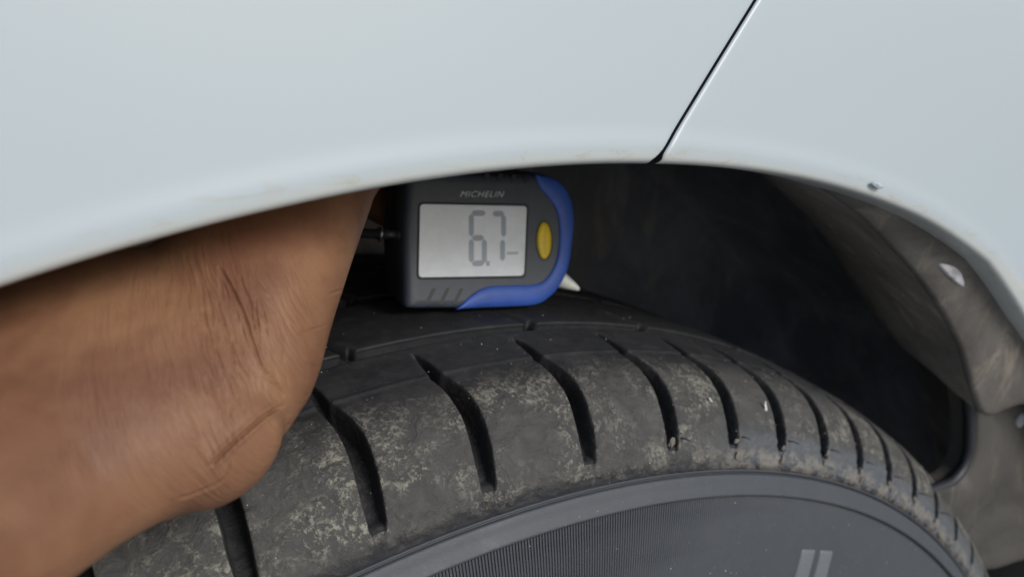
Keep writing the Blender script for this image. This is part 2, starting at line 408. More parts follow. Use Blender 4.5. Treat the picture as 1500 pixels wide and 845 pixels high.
# ------------------------------------------------------------------ tyre
# carcass lathe (bottom of the grooves, sidewall, bead)
def lathe(name, prof, m, parent, n=360, step=None, th0=0, th1=2*math.pi, **kw):
    P = resample(prof, step)[0] if step else np.array(prof, float)
    full = abs(th1-th0-2*math.pi) < 1e-6
    th = np.linspace(th0, th1, n, endpoint=not full)
    V = np.stack([polar(np.full(n, r), th, y) for y, r in P])
    return mk(name, V.reshape(-1, 3), gridfaces(len(P), n, wrap=full), m, parent, **kw)
side_prof = [(-62, 311.5), (-66, 311), (-80, 306), (-94, 298), (-101.5, 291.5), (-104.3, 288.6), (-105.2, 285.5), (-106.2, 283.0), (-106.6, 280), (-107.6, 274), (-109.0, 262), (-109.6, 250), (-108.6, 236), (-105, 222), (-98, 212), (-92, 207), (-86, 203)]
full = [(86, 203), (92, 207), (98, 212), (105, 222), (108.6, 236), (109, 260), (107, 280), (103, 292), (94, 300), (80, 307), (66, 311), (56, 312.5), (0, 313), (-56, 312.5)]+side_prof
tyre = lathe('tyre', full, M_SIDE, car, n=480, step=2.5)
tyre['label'] = 'black tyre, dusty brown on the shoulder of its tread'
# wheel rim (inside the bead)
rimp = [(-84, 214), (-90, 214), (-92, 209), (-90, 204), (-80, 202), (-70, 196), (-40, 190), (60, 192), (84, 202), (90, 214)]
rim = lathe('wheel_rim', rimp, M_ALLOY, car, n=180, step=3)
for k in range(5):
    a = k*2*math.pi/5+0.3; V = []
    for r, wd, y in ((35, 26, -62), (80, 22, -66), (140, 20, -70), (196, 30, -74)):
        for dy in (0, 14):
            for s in (-1, 1):
                V.append((r*math.sin(a)+s*wd*math.cos(a), y+dy, r*math.cos(a)-s*wd*math.sin(a)))
    F = []
    for i in range(3):
        b = i*4; c = b+4
        F += [(b, b+1, c+1, c), (b+2, c+2, c+3, b+3), (b, c, c+2, b+2), (b+1, b+3, c+3, c+1)]
    F += [(0, 2, 3, 1), (12, 13, 15, 14)]
    mk('spoke', V, F, M_ALLOY, rim, smooth=False)
lathe('hub', [(-50, 5), (-66, 8), (-68, 30), (-64, 44), (-50, 46), (40, 46)], M_ALLOY, rim, n=64)

# ---- shoulder blocks
sh_nodes = [(-59.4, 312.0), (-59.3, 316.5), (-59.4, 318.6), (-60.2, 319.2), (-63.5, 318.75), (-70, 317.9), (-75.8, 316.8), (-82, 314.7), (-88, 311.8), (-94, 307.8), (-99.3, 302.8), (-102.6, 298.4), (-104.3, 294.6), (-104.9, 291.8), (-104.7, 290.2), (-103.6, 289.3), (-102, 289.4)]
SP, SS = resample(sh_nodes, 0.55)
_a = int(np.argmin((SP[:, 0]+75.8)**2+(SP[:, 1]-316.8)**2)); _b = int(np.argmin((SP[:, 0]+104)**2+(SP[:, 1]-296)**2))
_t = np.gradient(SP, axis=0); _t /= np.linalg.norm(_t, axis=1)[:, None]; _n = np.stack([_t[:, 1], -_t[:, 0]], 1)
if _n[_a+5][1] < 0: _n = -_n
_w = np.zeros(len(SP)); _w[_a:_b+1] = np.sin(np.pi*np.linspace(0, 1, _b-_a+1)); SP = SP+_n*(1.5*_w)[:, None]      # fuller, worn-round shoulder
SS = np.concatenate([[0], np.cumsum(np.linalg.norm(np.diff(SP, axis=0), axis=1))])
tang = np.gradient(SP, axis=0); tang /= np.linalg.norm(tang, axis=1)[:, None]
SN = np.stack([tang[:, 1], -tang[:, 0]], 1)       # profile normal in (y, r)
if SN[len(SN)//2][1] < 0: SN = -SN
def s_of(y, r): return SS[np.argmin((SP[:, 0]-y)**2+(SP[:, 1]-r)**2)]
S_TOP, S_LINE, S_TIP = s_of(-63.5, 318.75), s_of(-75.8, 316.8), s_of(-104.0, 296.0)
TK = [-0.4995, -0.4050, -0.3110, -0.2165, -0.1218, -0.0283, 0.0706, 0.1666, 0.2483, 0.3226, 0.3989, 0.4715, 0.5409, 0.6107, 0.6823, 0.7567]
def shoulder_cell(name, t0, t1, hi=True, seed=0):
    s = SS; q = 1 if hi else 3
    idx = np.arange(0, len(s), 1 if hi else 3); s = s[idx]; P = SP[idx]; Nn = SN[idx]
    # slot half width and depth along the profile
    w = np.interp(s, [S_TOP-1, S_TOP+0.5, S_TOP+4, S_LINE-0.6, S_LINE+1.2, S_LINE+12, S_TIP-10, S_TIP-2, S_TIP+0.8], [0.35, 0.45, 1.0, 1.35, 1.8, 2.35, 2.25, 1.8, 1.0])
    dep = np.interp(s, [S_TOP-0.2, S_TOP+3, S_LINE-3, S_LINE+6, S_TIP-16, S_TIP-7, S_TIP-2.6, S_TIP-1.8, S_TIP+0.4, S_TIP+1], [0, 2.4, 6.0, 8.0, 7.6, 6.0, 4.4, 1.2, 0.3, 0])
    cant = np.interp(s, [S_TOP, S_TOP+6, S_LINE, S_LINE+14, S_TIP], [-0.6, 0.1, 0.3, 0.1, 0.0])
    _u = np.clip((s-S_LINE)/(S_TIP-S_LINE), 0, 1); cant = cant*(s < S_LINE)+(s >= S_LINE)*(0.3*(1-_u)+2.0*np.sin(np.pi*_u)+0.5*np.sin(2*np.pi*_u))
    fac = [0, .45, .8, .93, 1.0, 1.0, 1.0, 1.0, 1.0]; add = [0, 0, 0, 0, 0.02, 0.16, 0.42, 0.9, 1.8]; dfac = [1, 1, .99, .93, .5, .14, .03, 0, 0]
    nin = 34 if hi else 6
    R0 = P[:, 1]
    arc = (t1-t0)*R0
    cols = []
    for f, a, d in zip(fac, add, dfac):
        cols.append((t0+(w*f+a+cant)/R0, d))
    a_l = cols[-1][0]; a_r = t1-(w+1.8-cant)/R0
    for k in range(1, nin): cols.append((a_l+(a_r-a_l)*k/nin, 0))
    for f, a, d in list(zip(fac, add, dfac))[::-1]:
        cols.append((t1-(w*f+a-cant)/R0, d))
    V = np.zeros((len(s), len(cols), 3))
    for j, (th, d) in enumerate(cols):
        rel = np.zeros(len(s))
        # step at the tread edge line and worn ridge on it
        rel += -0.30*sm(s, S_LINE+0.1, S_LINE+1.4)+0.30*np.exp(-((s-S_LINE)/0.45)**2)
        if hi:
            for i in range(len(s)):
                if s[i] > 3:
                    u_, v_ = th[i]*300, s[i]
                    nz = noise.noise(Vector((u_*0.16, v_*0.16, seed)))*0.16+noise.noise(Vector((u_*0.5, v_*0.5, 7)))*0.08+noise.noise(Vector((u_*1.4, v_*1.4, 2)))*0.05
                    lowz = float(sm(s[i], S_TIP-12, S_TIP-2))*0.5*noise.noise(Vector((u_*0.45+v_*0.2, v_*1.1, 21)))
                    rel[i] += nz+lowz
        edge = 1-0.0*d
        dd = dep*d
        py = P[:, 0]+Nn[:, 0]*(rel-dd); pr = P[:, 1]+Nn[:, 1]*(rel-dd)
        V[:, j, 0] = pr*np.sin(th); V[:, j, 1] = py; V[:, j, 2] = pr*np.cos(th)
    nr, nc_ = V.shape[:2]
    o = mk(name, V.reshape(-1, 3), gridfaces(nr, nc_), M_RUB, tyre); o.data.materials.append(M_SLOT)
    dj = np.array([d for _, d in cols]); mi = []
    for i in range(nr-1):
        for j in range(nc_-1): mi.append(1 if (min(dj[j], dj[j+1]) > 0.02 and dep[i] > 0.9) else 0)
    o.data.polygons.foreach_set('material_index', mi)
    return o
blocks = []
for k in range(len(TK)-1):
    blocks.append(shoulder_cell('tread_block', TK[k], TK[k+1], True, k))
rest = 2*math.pi-(TK[-1]-TK[0]); nrest = int(round(rest/0.0745)); dt = rest/nrest
proto = shoulder_cell('tread_block', TK[-1], TK[-1]+dt, False)
for k in range(1, nrest):
    c = proto.copy(); COL.objects.link(c); c.parent = tyre; c.rotation_euler = (0, k*dt, 0)

# ---- inner ribs with short blind slots
def rib_cell(name, ya, yb, t0, t1, hi, seed, slot_side=-1):
    h = (yb-ya)/2; ym = (ya+yb)/2
    nodes = [(ya+0.5, 312.8), (ya+0.25, 318.0), (ya+0.1, 320.0), (ya+0.9, 320.95), (ym, 321.5), (yb-0.9, 320.95), (yb-0.1, 320.0), (yb-0.25, 318), (yb-0.5, 312.8)]
    nodes = [(y, r-0.00035*(y*y)) for y, r in nodes]
    P, s = resample(nodes, 0.8 if hi else 2.6)
    # slot leaves the outer edge and slants inwards to a point
    frac = np.clip((P[:, 0]-ya)/(yb-ya), 0, 1)
    ins = sm(-frac, -0.55, -0.05)
    w = 1.7*ins+0.05; dep = 5.5*sm(ins, 0.02, 0.6); shift = -14*frac
    dep = np.where((P[:, 1] < 318.0-0.00035*P[:, 0]**2) & (frac < 0.1), np.maximum(0, dep-(321-P[:, 1])), dep)
    Nr = np.gradient(P, axis=0); Nr /= np.linalg.norm(Nr, axis=1)[:, None]; NN = np.stack([-Nr[:, 1], Nr[:, 0]], 1)
    if NN[len(NN)//2][1] < 0: NN = -NN
    fac = [0, .8, 1.0, 1.0, 1.0]; add = [0, 0, 0.05, 0.4, 1.2]; dfac = [1, 1, .6, .08, 0]
    R0 = 320.0; nin = 26 if hi else 6; cols = []
    for f, a, d in zip(fac, add, dfac): cols.append((t0+(w*f+a+shift)/R0, d))
    al = cols[-1][0]; ar = t1-(w+1.2-shift)/R0
    for k in range(1, nin): cols.append((al+(ar-al)*k/nin, 0))
    for f, a, d in list(zip(fac, add, dfac))[::-1]: cols.append((t1-(w*f+a-shift)/R0, d))
    V = np.zeros((len(P), len(cols), 3))
    for j, (th, d) in enumerate(cols):
        rel = np.zeros(len(P))
        if hi:
            rel = np.array([noise.noise(Vector((th[i]*60, P[i, 0]*0.2, seed)))*0.15+noise.noise(Vector((th[i]*250, P[i, 0]*0.8, 3)))*0.06 for i in range(len(P))])
        pr = P[:, 1]-dep*d+rel*NN[:, 1]; py = P[:, 0]+rel*NN[:, 0]
        # slot also opens the side wall of the rib
        py = py+np.where(frac < 0.06, 1, 0)*d*3.0
        V[:, j, 0] = pr*np.sin(th); V[:, j, 1] = py; V[:, j, 2] = pr*np.cos(th)
    return mk(name, V.reshape(-1, 3), gridfaces(V.shape[0], V.shape[1]), M_RUB, tyre)
def rib(ya, yb, tks):
    for k in range(len(tks)-1): rib_cell('rib_block', ya, yb, tks[k], tks[k+1], True, k)
    rest = 2*math.pi-(tks[-1]-tks[0]); n = int(round(rest/0.16)); dt = rest/n
    pr_ = rib_cell('rib_block', ya, yb, tks[-1], tks[-1]+dt, False, 0)
    for k in range(1, n):
        c = pr_.copy(); COL.objects.link(c); c.parent = tyre; c.rotation_euler = (0, k*dt, 0)
rib(-53.8, -17.0, [-0.2590, -0.0758, 0.1077, 0.2507, 0.3990, 0.548])
rib(-9.0, 28.0, [-0.20, -0.02, 0.15, 0.30, 0.45])
rib(36.0, 60.0, [-0.10, 0.08, 0.24, 0.40])
lathe('inner_shoulder', [(66, 311), (67, 318), (69, 319), (78, 316), (90, 310), (99, 302), (104, 294), (104, 290)], M_RUB, tyre, n=240, step=2)

# ---- sidewall details
lathe('sidewall_band', [(-102.2, 288.6), (-104.6, 288.9), (-105.3, 288.2), (-106.2, 286.2), (-107.35, 284.3), (-107.6, 283.7), (-107.2, 283.2), (-105.8, 283.0)], M_SIDE, tyre, n=720, step=0.35)
lathe('mould_ring', [(-103.2, 290.4), (-104.75, 290.2), (-104.8, 289.9), (-104.5, 289.4), (-103.6, 289.0)], M_SIDE, tyre, n=720, step=0.3)
def side_y(r):
    P = np.array([(283.0, -106.2), (280, -106.6), (274, -107.6), (262, -109.0), (250, -109.6), (236, -108.6)])[::-1]
    return float(np.interp(r, P[:, 0], P[:, 1]))
V, F = [], []
pitch = 0.85/283; th = -0.62
while th < 0.345:
    k = 1-sm(th, -0.02, 0.34)
    hgt = 0.40*k
    r0, r1 = 282.6, 262-14*float(1)
    b = len(V)
    rs = [r0, 276, 268, 258, r1]
    for r in rs:
        y = side_y(r)-0.0
        wv = 0.24
        for dx, dy in ((-wv, 0.15), (-wv*0.55, -hgt), (wv*0.55, -hgt), (wv, 0.15)):
            t_ = th+dx/r; V.append((r*math.sin(t_), y+dy, r*math.cos(t_)))
    for i in range(len(rs)-1):
        for j in range(3):
            a = b+i*4+j; F.append((a, a+1, a+5, a+4))
    F.append((b, b+3, b+2, b+1))
    th += pitch
mk('serration', V, F, M_SIDE, tyre, smooth=False, kind='stuff')

def side_point(th, r, out): y = side_y(r)-out; return (r*math.sin(th), y, r*math.cos(th))
def raised_bar(corners):
    # corners (x, z) of a slanted bar on the sidewall, top-left, top-right, bottom-right, bottom-left
    c = [np.array(p, float) for p in corners]; n1, n2 = 6, 14; V = []
    lay = [(0.0, -0.3), (0.04, 0.45), (0.10, 0.6), (0.5, 0.6), (0.90, 0.6), (0.96, 0.45), (1.0, -0.3)]
    rows = [(0.0, -0.3), (0.02, 0.45), (0.05, 0.6), (0.3, 0.6), (0.6, 0.6), (0.95, .6), (0.98, 0.45), (1.0, -0.3)]
    for v, hv in rows:
        for u, hu in lay:
            p = (c[0]*(1-u)+c[1]*u)*(1-v)+(c[3]*(1-u)+c[2]*u)*v
            r = math.hypot(*p); t_ = math.atan2(p[0], p[1]); V.append(side_point(t_, r, min(hv, hu)))
    return mk('raised_mark', V, gridfaces(len(rows), len(lay)), M_MARK, tyre)
raised_bar([(101.8, 247.6), (108.6, 245.2), (98.5, 220), (91.5, 223)])
raised_bar([(111.2, 244.2), (117.9, 241.6), (107.5, 215.5), (101, 218)])

# rubber vent hairs near the slot ends
for k, tk in enumerate(TK[7:-1]):
    if k % 1 == 0:
        th = tk+0.012; r = 299.5; i = np.argmin(abs(SP[:, 1]-r)+(SP[:, 0] > -90)*50)
        b = np.array([SP[i, 1]*math.sin(th), SP[i, 0]+0.4, SP[i, 1]*math.cos(th)])
        d = np.array([0.15*math.sin(th), -1, 0.25]); d /= np.linalg.norm(d); V = []; L = random.uniform(3.2, 5.5); a1 = np.cross(d, [0, 0, 1]); a1 /= np.linalg.norm(a1); a2 = np.cross(d, a1)
        for s in (0, 0.5, 1):
            for m_ in range(6):
                a = m_*math.pi/3; rr = 0.24*(1-0.45*s); V.append(b+d*L*s+a1*rr*math.cos(a)+a2*rr*math.sin(a)+np.array([0, 0, -0.5*s*s]))
        o = mk('rubber_hair', V, gridfaces(3, 6, wrap=True)+[tuple(range(12, 18))], M_RUB, tyre)
# dried mud lumps in the slot ends
for k, tk in enumerate(TK[4:-1]):
    i = np.argmin(abs(SP[:, 1]-296.6)+(SP[:, 0] > -90)*50)
    for j in range(2 if k > 3 else 1):
        th = tk+random.uniform(-0.003, 0.006); r = 296.6+random.uniform(-2.5, 3.5)-1.0
        if k < 3: continue
        blob('dried_mud', (r*math.sin(th), -103.75+0.35*(r-296), r*math.cos(th)), (random.uniform(0.5, 1.1), 0.35, random.uniform(0.7, 1.6)), M_MUD if k > 2 else M_RUB, tyre, seed=k*3+j, lump=0.7, rotz=tk)
for c_, sz_, rz_ in (((70.5, -96, 301.8), (0.28, 0.15, 1.3), -0.7), ((93.5, -97, 294.5), (0.5, 0.15, 2.4), -0.25)):  # small pale blobs standing in for bright glints on the shoulder
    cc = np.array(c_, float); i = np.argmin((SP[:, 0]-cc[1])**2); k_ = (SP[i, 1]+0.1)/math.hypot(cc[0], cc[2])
    blob('painted_glint', (cc[0]*k_, cc[1], cc[2]*k_), sz_, M_GRIT, tyre, lump=0.5, rotz=rz_)
# loose grit on tread, shoulder and sidewall: nobody could count it
bm = bmesh.new()
for k in range(520):
    th = random.uniform(-0.35, 0.75)
    if random.random() < 0.55:
        i = random.randint(14, len(SP)-8); r, y = SP[i, 1], SP[i, 0]
    elif random.random() < 0.6:
        r = random.uniform(250, 283); y = side_y(r)
    else:
        y = random.uniform(-52, -20); r = 321.1
    sz = random.choice([0.06, 0.07, 0.09, 0.12, 0.17])*MM
    mt = Matrix.Translation(Vector((r*math.sin(th), y-0.05, r*math.cos(th)))*MM) @ Matrix.Diagonal((1, random.uniform(.6, 1.6), random.uniform(.6, 1.4), 1))
    bmesh.ops.create_icosphere(bm, subdivisions=1, radius=sz, matrix=mt)
me = bpy.data.meshes.new('grit'); bm.to_mesh(me); bm.free(); me.materials.append(M_GRIT)
go = bpy.data.objects.new('grit', me); COL.objects.link(go); go.parent = tyre; go['kind'] = 'stuff'

# ------------------------------------------------------------------ gauge
GP = np.array([21.75, -40.21, 342.88])
GU = np.array([0.99193, -0.03484, -0.1219]); GV = np.array([0.12656, 0.21506, 0.96837]); GN = np.array([-0.00752, -0.97598, 0.21773])
GU = GU/np.linalg.norm(GU); GB = np.array([0.06, 0.99, 0.03]); GB /= np.linalg.norm(GB)    # the direction in which the body runs back
gauge = empty('tread_depth_gauge', 'charcoal and blue digital gauge with yellow button standing on the tyre tread', 'gauge', tuple(GP*MM))
gauge.rotation_euler = (0, 0, 0)
def G(u, v, n): return GU*u+GV*v+(GN*n if n >= 0 else GB*(-n))     # relative to the gauge's Empty
def smooth_closed(pts, per=6):
    P = np.array(pts, float); n = len(P); out = []
    for i in range(n):
        p0, p1, p2, p3 = P[i-1], P[i], P[(i+1) % n], P[(i+2) % n]
        for s in np.linspace(0, 1, per, endpoint=False):
            out.append(0.5*((2*p1)+(-p0+p2)*s+(2*p0-5*p1+4*p2-p3)*s*s+(-p0+3*p1-3*p2+p3)*s**3))
    return np.array(out)
def inset(P, d):
    n = len(P); nx = np.roll(P, -1, 0)-np.roll(P, 1, 0); L = np.linalg.norm(nx, axis=1)[:, None]+1e-9; nx = nx/L
    area = 0.5*np.sum(P[:, 0]*np.roll(P[:, 1], -1)-np.roll(P[:, 0], -1)*P[:, 1])
    nrm = np.stack([-nx[:, 1], nx[:, 0]], 1)*(1 if area > 0 else -1)
    return P+nrm*d
def solid(name, P, layers, m, parent, cap0=True, cap1=True, smooth=True, scale=False):
    # layers: (inset, n) from front to back
    V = []; n = len(P)
    for d, nn in layers:
        Q = inset(P, d) if not scale else P.mean(0)*0+np.array([7.5, 0])+(P-np.array([7.5, 0]))*(1-d/24)
        V += [G(x, y, nn) for x, y in Q]
    F = gridfaces(len(layers), n, wrap=True)
    if cap0: F.append(tuple(range(n)))
    if cap1: F.append(tuple(reversed(range((len(layers)-1)*n, len(layers)*n))))
    o = mk(name, V, F, m, parent, smooth)
    recalc(o)
    if smooth: 
        for p in o.data.polygons:
            if len(p.vertices) > 4: p.use_smooth = False
    return o
outer = [(-19.29, 19.0), (-8.77, 19.6), (4.8, 20.2), (16.86, 20.9), (23.11, 21.3), (28.71, 21.16), (33.61, 18.96), (36.77, 14.68), (37.94, 7.81), (37.35, 0.87), (35.68, -8.15), (32.79, -13.68), (28.71, -17.77), (23.11, -20.43), (13.02, -20.98), (4.07, -21.13), (-5.41, -21.2), (-14.26, -21.14), (-19.96, -21.01), (-21.6, -19.82), (-21.93, -11.36), (-22.2, -2.18), (-21.74, 7.03), (-21.0, 16.5)]
inner = [(22.71, 21.4), (23.11, 19.28), (24.3, 17.0), (27.1, 14.46), (29.52, 11.88), (31.15, 8.2), (31.64, 1.38), (30.5, -5.49), (27.9, -10.29), (24.7, -12.89), (20.75, -13.71), (13.02, -13.86), (7.02, -14.13), (2.61, -15.17), (-1.01, -17.28), (-3.86, -19.82), (-5.41, -21.3)]
OUT = smooth_closed(outer, 5)
solid('housing', OUT, [(3.2, 0.0), (1.6, -0.15), (0.7, -0.6), (0.15, -1.5), (0, -3.0), (0, -9), (0.5, -10.0)], M_HOUSE, gauge, scale=True)
solid('back_cover', OUT, [(1.2, -9.6), (0.6, -10.5), (0.6, -20), (1.5, -24), (4.5, -26)], M_DARKP, gauge, scale=True)
# blue trim: between the outer outline and the inner line
o_part = [(37.94, 7.81), (37.35, 0.87), (35.68, -8.15), (32.79, -13.68), (28.71, -17.77), (23.11, -20.43), (13.02, -20.98), (4.07, -21.13)]
trim = [(23.0, 21.3), (28.71, 21.16), (33.61, 18.96), (36.77, 14.68)]+o_part+[(-5.0, -21.2)]+list(reversed(inner[1:-1]))
T = np.array(trim, float)
def dens(pts, closed_from):
    out = []
    n = len(pts)
    for i in range(n):
        a, b = np.array(pts[i]), np.array(pts[(i+1) % n]); out.append(a)
        if np.linalg.norm(b-a) > 3: out.append((a+b)/2)
    return np.array(out)
outerline, _ = resample([(23.0, 21.3), (28.71, 21.16), (33.61, 18.96), (36.77, 14.68)]+o_part+[(-5.3, -21.2)], 1.0)
innerline, _ = resample(inner, 1.0)
m_ = 90
def res_n(L, n):
    d = np.concatenate([[0], np.cumsum(np.linalg.norm(np.diff(L, axis=0), axis=1))]); s = np.linspace(0, d[-1], n)
    return np.stack([np.interp(s, d, L[:, 0]), np.interp(s, d, L[:, 1])], 1)
A, B = res_n(outerline, m_), res_n(innerline, m_)
V = []
prof_t = [(1.0, -0.6), (0.985, 0.25), (0.93, 0.62), (0.6, 0.75), (0.35, 0.65), (0.12, 0.2), (0.02, -0.7), (-0.03, -2.2), (-0.045, -5), (-0.04, -9), (0.0, -11.5)]
for k, nn in prof_t:
    for i in range(m_):
        p = A[i]*(1-k)+B[i]*k
        V.append(G(p[0], p[1], nn))
tr = mk('blue_trim', V, gridfaces(len(prof_t), m_), M_BLUE, gauge); recalc(tr)
# screen recess frame, lcd
def rrect(c, rad, n=6):
    # c: four corners in order TL, TR, BR, BL
    c = [np.array(p, float) for p in c]; out = []
    for i in range(4):
        p, a, b = c[i], c[i-1], c[(i+1) % 4]
        da = (a-p)/np.linalg.norm(a-p); db = (b-p)/np.linalg.norm(b-p)
        p0 = p+da*rad; p1 = p+db*rad
        for k in range(n+1):
            t_ = k/n; out.append((1-t_)**2*p0+2*t_*(1-t_)*p+t_*t_*p1)
    return np.array(out)
scr = [(-17.29, 9.9), (19.4, 11.2), (18.3, -10.9), (-17.76, -11.64)]
RB = rrect([(-17.9, 10.5), (20.1, 11.9), (19.0, -11.6), (-18.4, -12.3)], 1.7)
RL = rrect(scr, 1.3)
V = []; n = len(RB)
for L_, nn in ((RB, -0.1), (RB, 0.16), (inset(RB, 0.25), 0.22), (RL, 0.05), (RL, -0.2)):
    V += [G(x, y, nn) for x, y in L_]
o = mk('screen_frame', V, gridfaces(5, n, wrap=True), M_DARKP, gauge); recalc(o)
lcd = solid('screen', inset(RL, -0.1), [(0.0, -0.05), (0, 0.03)], M_LCD, gauge, smooth=False)
# a slightly raised pane edge catches light on the right of the screen
def bar(name, pts, nn, m, parent, th=0.02):
    V = [G(x, y, nn) for x, y in pts]+[G(x, y, nn+th) for x, y in pts]; k = len(pts)
    F = [tuple(range(k)), tuple(reversed(range(k, 2*k)))]+[(i, (i+1) % k, k+(i+1) % k, k+i) for i in range(k)]
    o = mk(name, V, F, m, parent, False); recalc(o); return o
def hseg(x0, x1, y, w, slope=0.035):
    return [(x0, y+slope*0), (x0+w/2, y+w/2), (x1-w/2, y+w/2+slope*(x1-x0)), (x1, y+slope*(x1-x0)), (x1-w/2, y-w/2+slope*(x1-x0)), (x0+w/2, y-w/2)]
def vseg(x, y0, y1, w):
    return [(x, y1), (x+w/2, y1-w/2), (x+w/2, y0+w/2), (x, y0), (x-w/2, y0+w/2), (x-w/2, y1-w/2)]
W = 1.75; xl, xr = -0.4, 4.1; yt, ym_, yb = 8.1, 0.5, -7.3
segs = [hseg(xl, xr+0.5, yt, W), vseg(xl, ym_+0.3, yt-0.2, W), hseg(xl+0.1, xr, ym_, W), vseg(xl, yb+0.2, ym_-0.3, W), vseg(xr, yb+0.2, ym_-0.2, W), hseg(xl+0.1, xr, yb, W),
        hseg(6.9, 11.2, yt+0.15, W), vseg(10.9, ym_+0.6, yt+0.1, W), vseg(10.55, yb+0.9, ym_-0.1, W)]
for s_ in segs: bar('digit_segment', s_, 0.035, M_SEG, lcd)
bar('decimal_point', [(4.75, -6.45), (5.95, -6.45), (5.95, -7.95), (4.75, -7.95)], 0.035, M_SEG, lcd)
for x0, x1, yy in ((12.1, 16.2, -3.9),):
    bar('unit_mark', [(x0, yy+0.42), (x1, yy+0.62), (x1, yy-0.3), (x0, yy-0.42)], 0.035, plastic('faint_segment', (0.42, 0.46, 0.50), 0.35, 400, 0.02, 0.05), lcd)
bar('pane_edge', [(18.2, 10.3), (19.0, 10.6), (17.95, -10.2), (17.1, -10.0)], 0.035, plastic('pane_edge_plastic', (0.74, 0.76, 0.78), 0.3), lcd)
# button
EL = np.array([(25.9+2.75*math.cos(a), 0.5+6.0*math.sin(a)) for a in np.linspace(0, 2*math.pi, 48, endpoint=False)])
solid('button', EL, [(1.6, 0.75), (0.7, 0.62), (0.15, 0.35), (0, -0.2)], M_YEL, gauge, cap1=False)
V = []
for d, nn in ((-0.45, -0.05), (-0.40, 0.14), (-0.12, 0.10), (-0.05, -0.25)):
    V += [G(x, y, nn) for x, y in inset(EL, d)]
recalc(mk('button_ring', V, gridfaces(4, 48, wrap=True), M_DARKP, gauge))
# moulded grip slots
for i in range(3):
    x = -12.9+4.55*i; pts = [(x-0.5, -14.9), (x+0.75, -14.9), (x-1.65, -19.4), (x-2.9, -19.4)]
    bar('grip_slot', pts, -0.03, M_DARKP, gauge, 0.06)
for i in range(4):
    x = 4.5+4.8*i; pts = [(x-0.2, 20.6+0.1*i), (x+1.6, 20.7+0.1*i), (x+0.3, 18.3+0.1*i), (x-0.9, 18.2+0.1*i)]
    bar('grip_slot', pts, -0.6, M_DARKP, gauge, 0.66)
# maker's printed name
cu = bpy.data.curves.new('maker_name', 'FONT'); cu.body = 'MICHELIN'; cu.size = 2.75*MM; cu.shear = 0.35; cu.extrude = 0.02*MM; cu.space_character = 1.12
tmp = bpy.data.objects.new('tmp', cu); COL.objects.link(tmp)
dg = bpy.context.evaluated_depsgraph_get(); me = bpy.data.meshes.new_from_object(tmp.evaluated_get(dg)); bpy.data.objects.remove(tmp)
xs = [v.co.x for v in me.vertices]; wid = max(xs)-min(xs); k = 15.4*MM/wid
for v in me.vertices:
    x, y, z = v.co.x*k/MM, v.co.y/MM, v.co.z/MM
    p = G(-4.4+x, 12.75+0.058*x+y*0.95, 0.03+z); v.co = Vector(p*MM)
me.materials.clear(); me.materials.append(M_PRINT); o = bpy.data.objects.new('maker_name', me); COL.objects.link(o); o.parent = gauge
bar('print_line', [(-9.2, 11.95), (5.6, 12.75), (5.6, 12.63), (-9.2, 11.83)], 0.01, plastic('faint_print', (0.10, 0.11, 0.13), 0.5), gauge, 0.02)
# side nozzle (towards the hand) and white measuring tip
def tube(name, path, radii, m, parent, n=20, caps=True):
    path = [np.array(p, float) for p in path]; V = []
    for i, p in enumerate(path):
        d = path[min(i+1, len(path)-1)]-path[max(i-1, 0)]; d /= np.linalg.norm(d)
        a = np.cross(d, [0.1, 0.2, 1.0]); a /= np.linalg.norm(a); b = np.cross(d, a)
        for k in range(n):
            t_ = 2*math.pi*k/n; V.append(p+(a*math.cos(t_)+b*math.sin(t_))*radii[i])
    F = gridfaces(len(path), n, wrap=True)
    if caps: F += [tuple(range(n)), tuple(reversed(range((len(path)-1)*n, len(path)*n)))]
    o = mk(name, V, F, m, parent); recalc(o)
    for p in o.data.polygons:
        if len(p.vertices) > 4: p.use_smooth = False
    return o
b0 = G(-21.4, -0.3, -5.5); nd = -GU+0.1*GB*0
tube('nozzle', [b0+nd*x for x in (0, 1.5, 1.55, 6.0, 6.05, 6.9, 6.95, 13)], [1.9, 1.9, 1.45, 1.45, 2.0, 2.0, 1.45, 1.45], M_DARKP, gauge)
tube('nozzle_ring', [b0+nd*x for x in (6.2, 6.4, 6.9, 7.1)], [1.5, 2.15, 2.15, 1.5], M_STEEL, gauge)
t1 = at(849, 424, 263)-GP; t0 = at(806, 402, 262)-GP
tube('measuring_tip', [t0, t0*0.7+t1*0.3, t0*0.35+t1*0.65, t0*0.08+t1*0.92, t1], [3.6, 3.0, 1.9, 0.9, 0.3], M_WHITEP, gauge)

